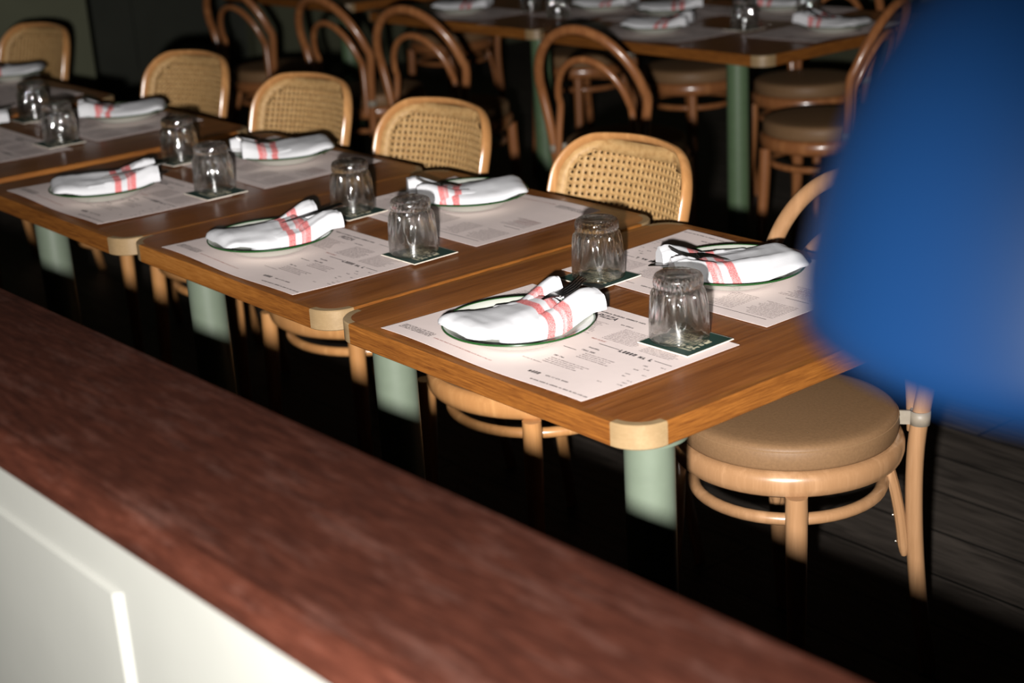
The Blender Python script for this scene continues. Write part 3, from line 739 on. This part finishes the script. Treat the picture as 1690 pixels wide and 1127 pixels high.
used = set()
def inst(o, loc, rot=(0, 0, 0), label=None, cat=None, group=None):
    c = o if o.name not in used else copy_tree(o)
    used.add(c.name)
    c.location = loc; c.rotation_euler = rot; tag(c, label, cat, group); return c
RAD = math.radians
def setting(mx, my, mrot, px, py, nrot, where, nv=0, fork=0.0, forkflip=False, zone='near', knife=True, mat=True, cutl=True, noff=(0, 0)):
    """mx,my: centre of the menu; px,py: centre of the plate; rotations in degrees"""
    gp = 'place settings on the near row' if zone == 'near' else 'place settings on the back row'
    if mat: inst(MAT0, (mx, my, TB+0.0003), (0, 0, RAD(mrot)), 'printed paper menu '+where, 'placemat', gp.replace('place settings', 'menu placemats'))
    zz = TB+0.0045
    inst(PLATE0, (px, py, zz), (0, 0, RAD(mrot*0.3)), 'white green-rimmed plate '+where, 'plate', gp.replace('place settings', 'plates'))
    nz = zz; nx, ny = px+noff[0], py+noff[1]
    inst(NAP[nv], (nx, ny, nz), (0, 0, RAD(nrot)), 'white red-striped napkin folded '+where, 'napkin', gp.replace('place settings', 'napkins'))
    if cutl:
        d = Vector((-math.sin(RAD(nrot)), math.cos(RAD(nrot)), 0)); s = Vector((d.y, -d.x, 0))
        if not forkflip: off, zz, pt = fork, 0.0285, 14
        else: off, zz, pt = fork+0.018, 0.0350, -11
        c = Vector((nx, ny, nz)) + d*off - s*0.006
        inst(FORK0, (c.x, c.y, nz+zz), (RAD(pt), 0, RAD(nrot-4) if not forkflip else RAD(nrot+170)), 'fork in the napkin '+where, 'fork', gp.replace('place settings', 'forks'))
        if knife:
            c = Vector((nx, ny, nz)) + d*0.026 + s*0.010
            inst(KNIFE0, (c.x, c.y, nz+0.0235), (RAD(5), 0, RAD(nrot-2)), 'table knife in the napkin '+where, 'knife', gp.replace('place settings', 'knives'))
def drink(x, y, rot, where, zone='near', coaster=True, z=0.0045, cx=None):
    gp = ' on the near row' if zone == 'near' else ' on the back row'
    zc = TB+z
    if coaster:
        cx = cx or (x, y)
        inst(COAST0, (*cx, zc), (0, 0, RAD(rot)), 'square dark green coaster '+where, 'coaster', 'coasters'+gp)
        zc += 0.0018
    inst(GLASS0, (x, y, zc), (0, 0, RAD(rot*3)), 'upturned fluted glass '+where, 'glass', 'upturned tumblers'+gp)
NEAR = [('nearest table', 0), ('second table', 1), ('third table', 2), ('fourth table', 3)]
mn = [(0.563, 0.014), (0.562, 0.013), (0.541, 0.025), (0.52, 0.02)]; mb = [(0.541, 0.395), (0.564, 0.391), (0.544, 0.400), (0.488, 0.396)]
PF = [(0.300, 0.131), (-0.413, 0.148), (-1.058, 0.136), (-2.02, 0.20)]; PB = [(0.350, 0.535), (-0.369, 0.575), (-1.029, 0.565), (-1.83, 0.57)]
NF_ = [(-7, 0), (-8, 1), (-20, 2), (-16, 0)]; NB_ = [(152, 2), (150, 1), (155, 0), (150, 1)]
for nm, i in NEAR:
    x, y = X[i]+mn[i][0]-MW/2, Y[i]+mn[i][1]+MH/2
    setting(x, y, 0, *PF[i], NF_[i][0], 'at the ledge side of the %s' % nm, NF_[i][1], noff=((-0.004, 0.003), (-0.002, 0.003), (0, 0), (0, 0))[i], fork=(0.022, 0.026, 0.022, 0.02)[i], forkflip=(False, True, True, True)[i])
    x, y = X[i]+mb[i][0]-MW/2, Y[i]+mb[i][1]+MH/2
    setting(x, y, 180, *PB[i], NB_[i][0], 'at the far side of the %s' % nm, NB_[i][1], fork=0.010)
setting(-2.52, 0.52, 180, -2.80, 0.66, 150, 'on the farthest near table', 2)
GF = [(0.486, 0.272), (-0.176, 0.293), (-0.900, 0.310), (-1.69, 0.326)]; GB = [(0.177, 0.403), (-0.515, 0.397), (-1.235, 0.412), (-2.06, 0.42)]
CFX = [(0.500, 0.270), (-0.162, 0.294), (-0.872, 0.296), (-1.672, 0.312)]; CBX = [(0.181, 0.401), (-0.500, 0.387), (-1.228, 0.405), (-2.05, 0.41)]
for nm, i in NEAR:
    drink(*GF[i], 1.5, 'on the nearer menu of the %s' % nm, cx=CFX[i])
    drink(*GB[i], (2, 3, 5, 0)[i], 'beside the farther menu of the %s' % nm, cx=CBX[i])
# back row
setting(-1.65, 2.37, 0, -1.665, 2.37, -62, 'at the front of the right back table', 1, zone='back', knife=False)
setting(-1.21, 2.66, 90, -1.17, 2.66, 100, 'at the right end of the back row', 2, zone='back', knife=False)
setting(-1.62, 2.92, 180, -1.64, 2.95, 120, 'at the far side of the right back table', 0, zone='back', knife=False)
setting(-1.90, 2.70, -90, -1.93, 2.69, -40, 'at the left end of the right back table', 1, zone='back', knife=False)
setting(-2.66, 2.36, 0, -2.67, 2.36, -60, 'at the front of the top centre back table', 0, zone='back', knife=False)
setting(-2.24, 2.66, 90, -2.22, 2.66, -70, 'at the right end of the top centre back table', 1, zone='back', knife=False)
drink(-1.44, 2.545, 0, 'near the front corner of the right back table', 'back')
drink(-1.50, 2.93, 0, 'behind the end setting of the right back table', 'back', False)
drink(-2.22, 2.44, 0, 'on the bare corner of the top centre back table', 'back', False)
drink(-2.46, 2.52, 0, 'left of its twin on the top centre back table', 'back', False)

# ------------------------------------------------------------------ blue lamp on the ledge, very close to the lens
lx, ly, lz = 1.683, -0.682, 0.930
lamp = empty('table_lamp', (lx, ly, lz))
bm = bmesh.new(); k = 0.57/0.5; zr = 1.297-lz
pr = [(0.118, 0.0), (0.1178, 0.012), (0.1155, 0.026), (0.111, 0.045), (0.105, 0.063), (0.097, 0.080), (0.086, 0.097), (0.0745, 0.108), (0.060, 0.119), (0.040, 0.128), (0.018, 0.132), (0, 0.133)]
full = [(r*k, zr+z*k) for r, z in pr] + [(max(0, r*k-0.002), zr+z*k-0.002*(1 if z > 0 else 0)) for r, z in pr[::-1]]
full[len(pr)] = (0, zr+0.133*k-0.002)
lathe(bm, full[:len(pr)], 80); sh = mesh_obj('lamp_shade', bm, M['blue'], lamp, angle=80); sh['label'] = 'glossy deep blue dome shade'
md = sh.modifiers.new('thickness', 'SOLIDIFY'); md.thickness = 0.0016; md.offset = -1
bm = bmesh.new(); lathe(bm, [(0, 0.006), (0.006, 0.006), (0.006, zr+0.120*k), (0, zr+0.120*k)], 20); mesh_obj('lamp_stem', bm, M['black_metal'], lamp)
bm = bmesh.new(); lathe(bm, [(0, 0), (0.070, 0), (0.072, 0.004), (0.068, 0.010), (0.02, 0.016), (0, 0.016)], 48); mesh_obj('lamp_base', bm, M['black_metal'], lamp)
tag(lamp, 'blurred blue dome-shaped lamp very close at the right edge', 'lamp')
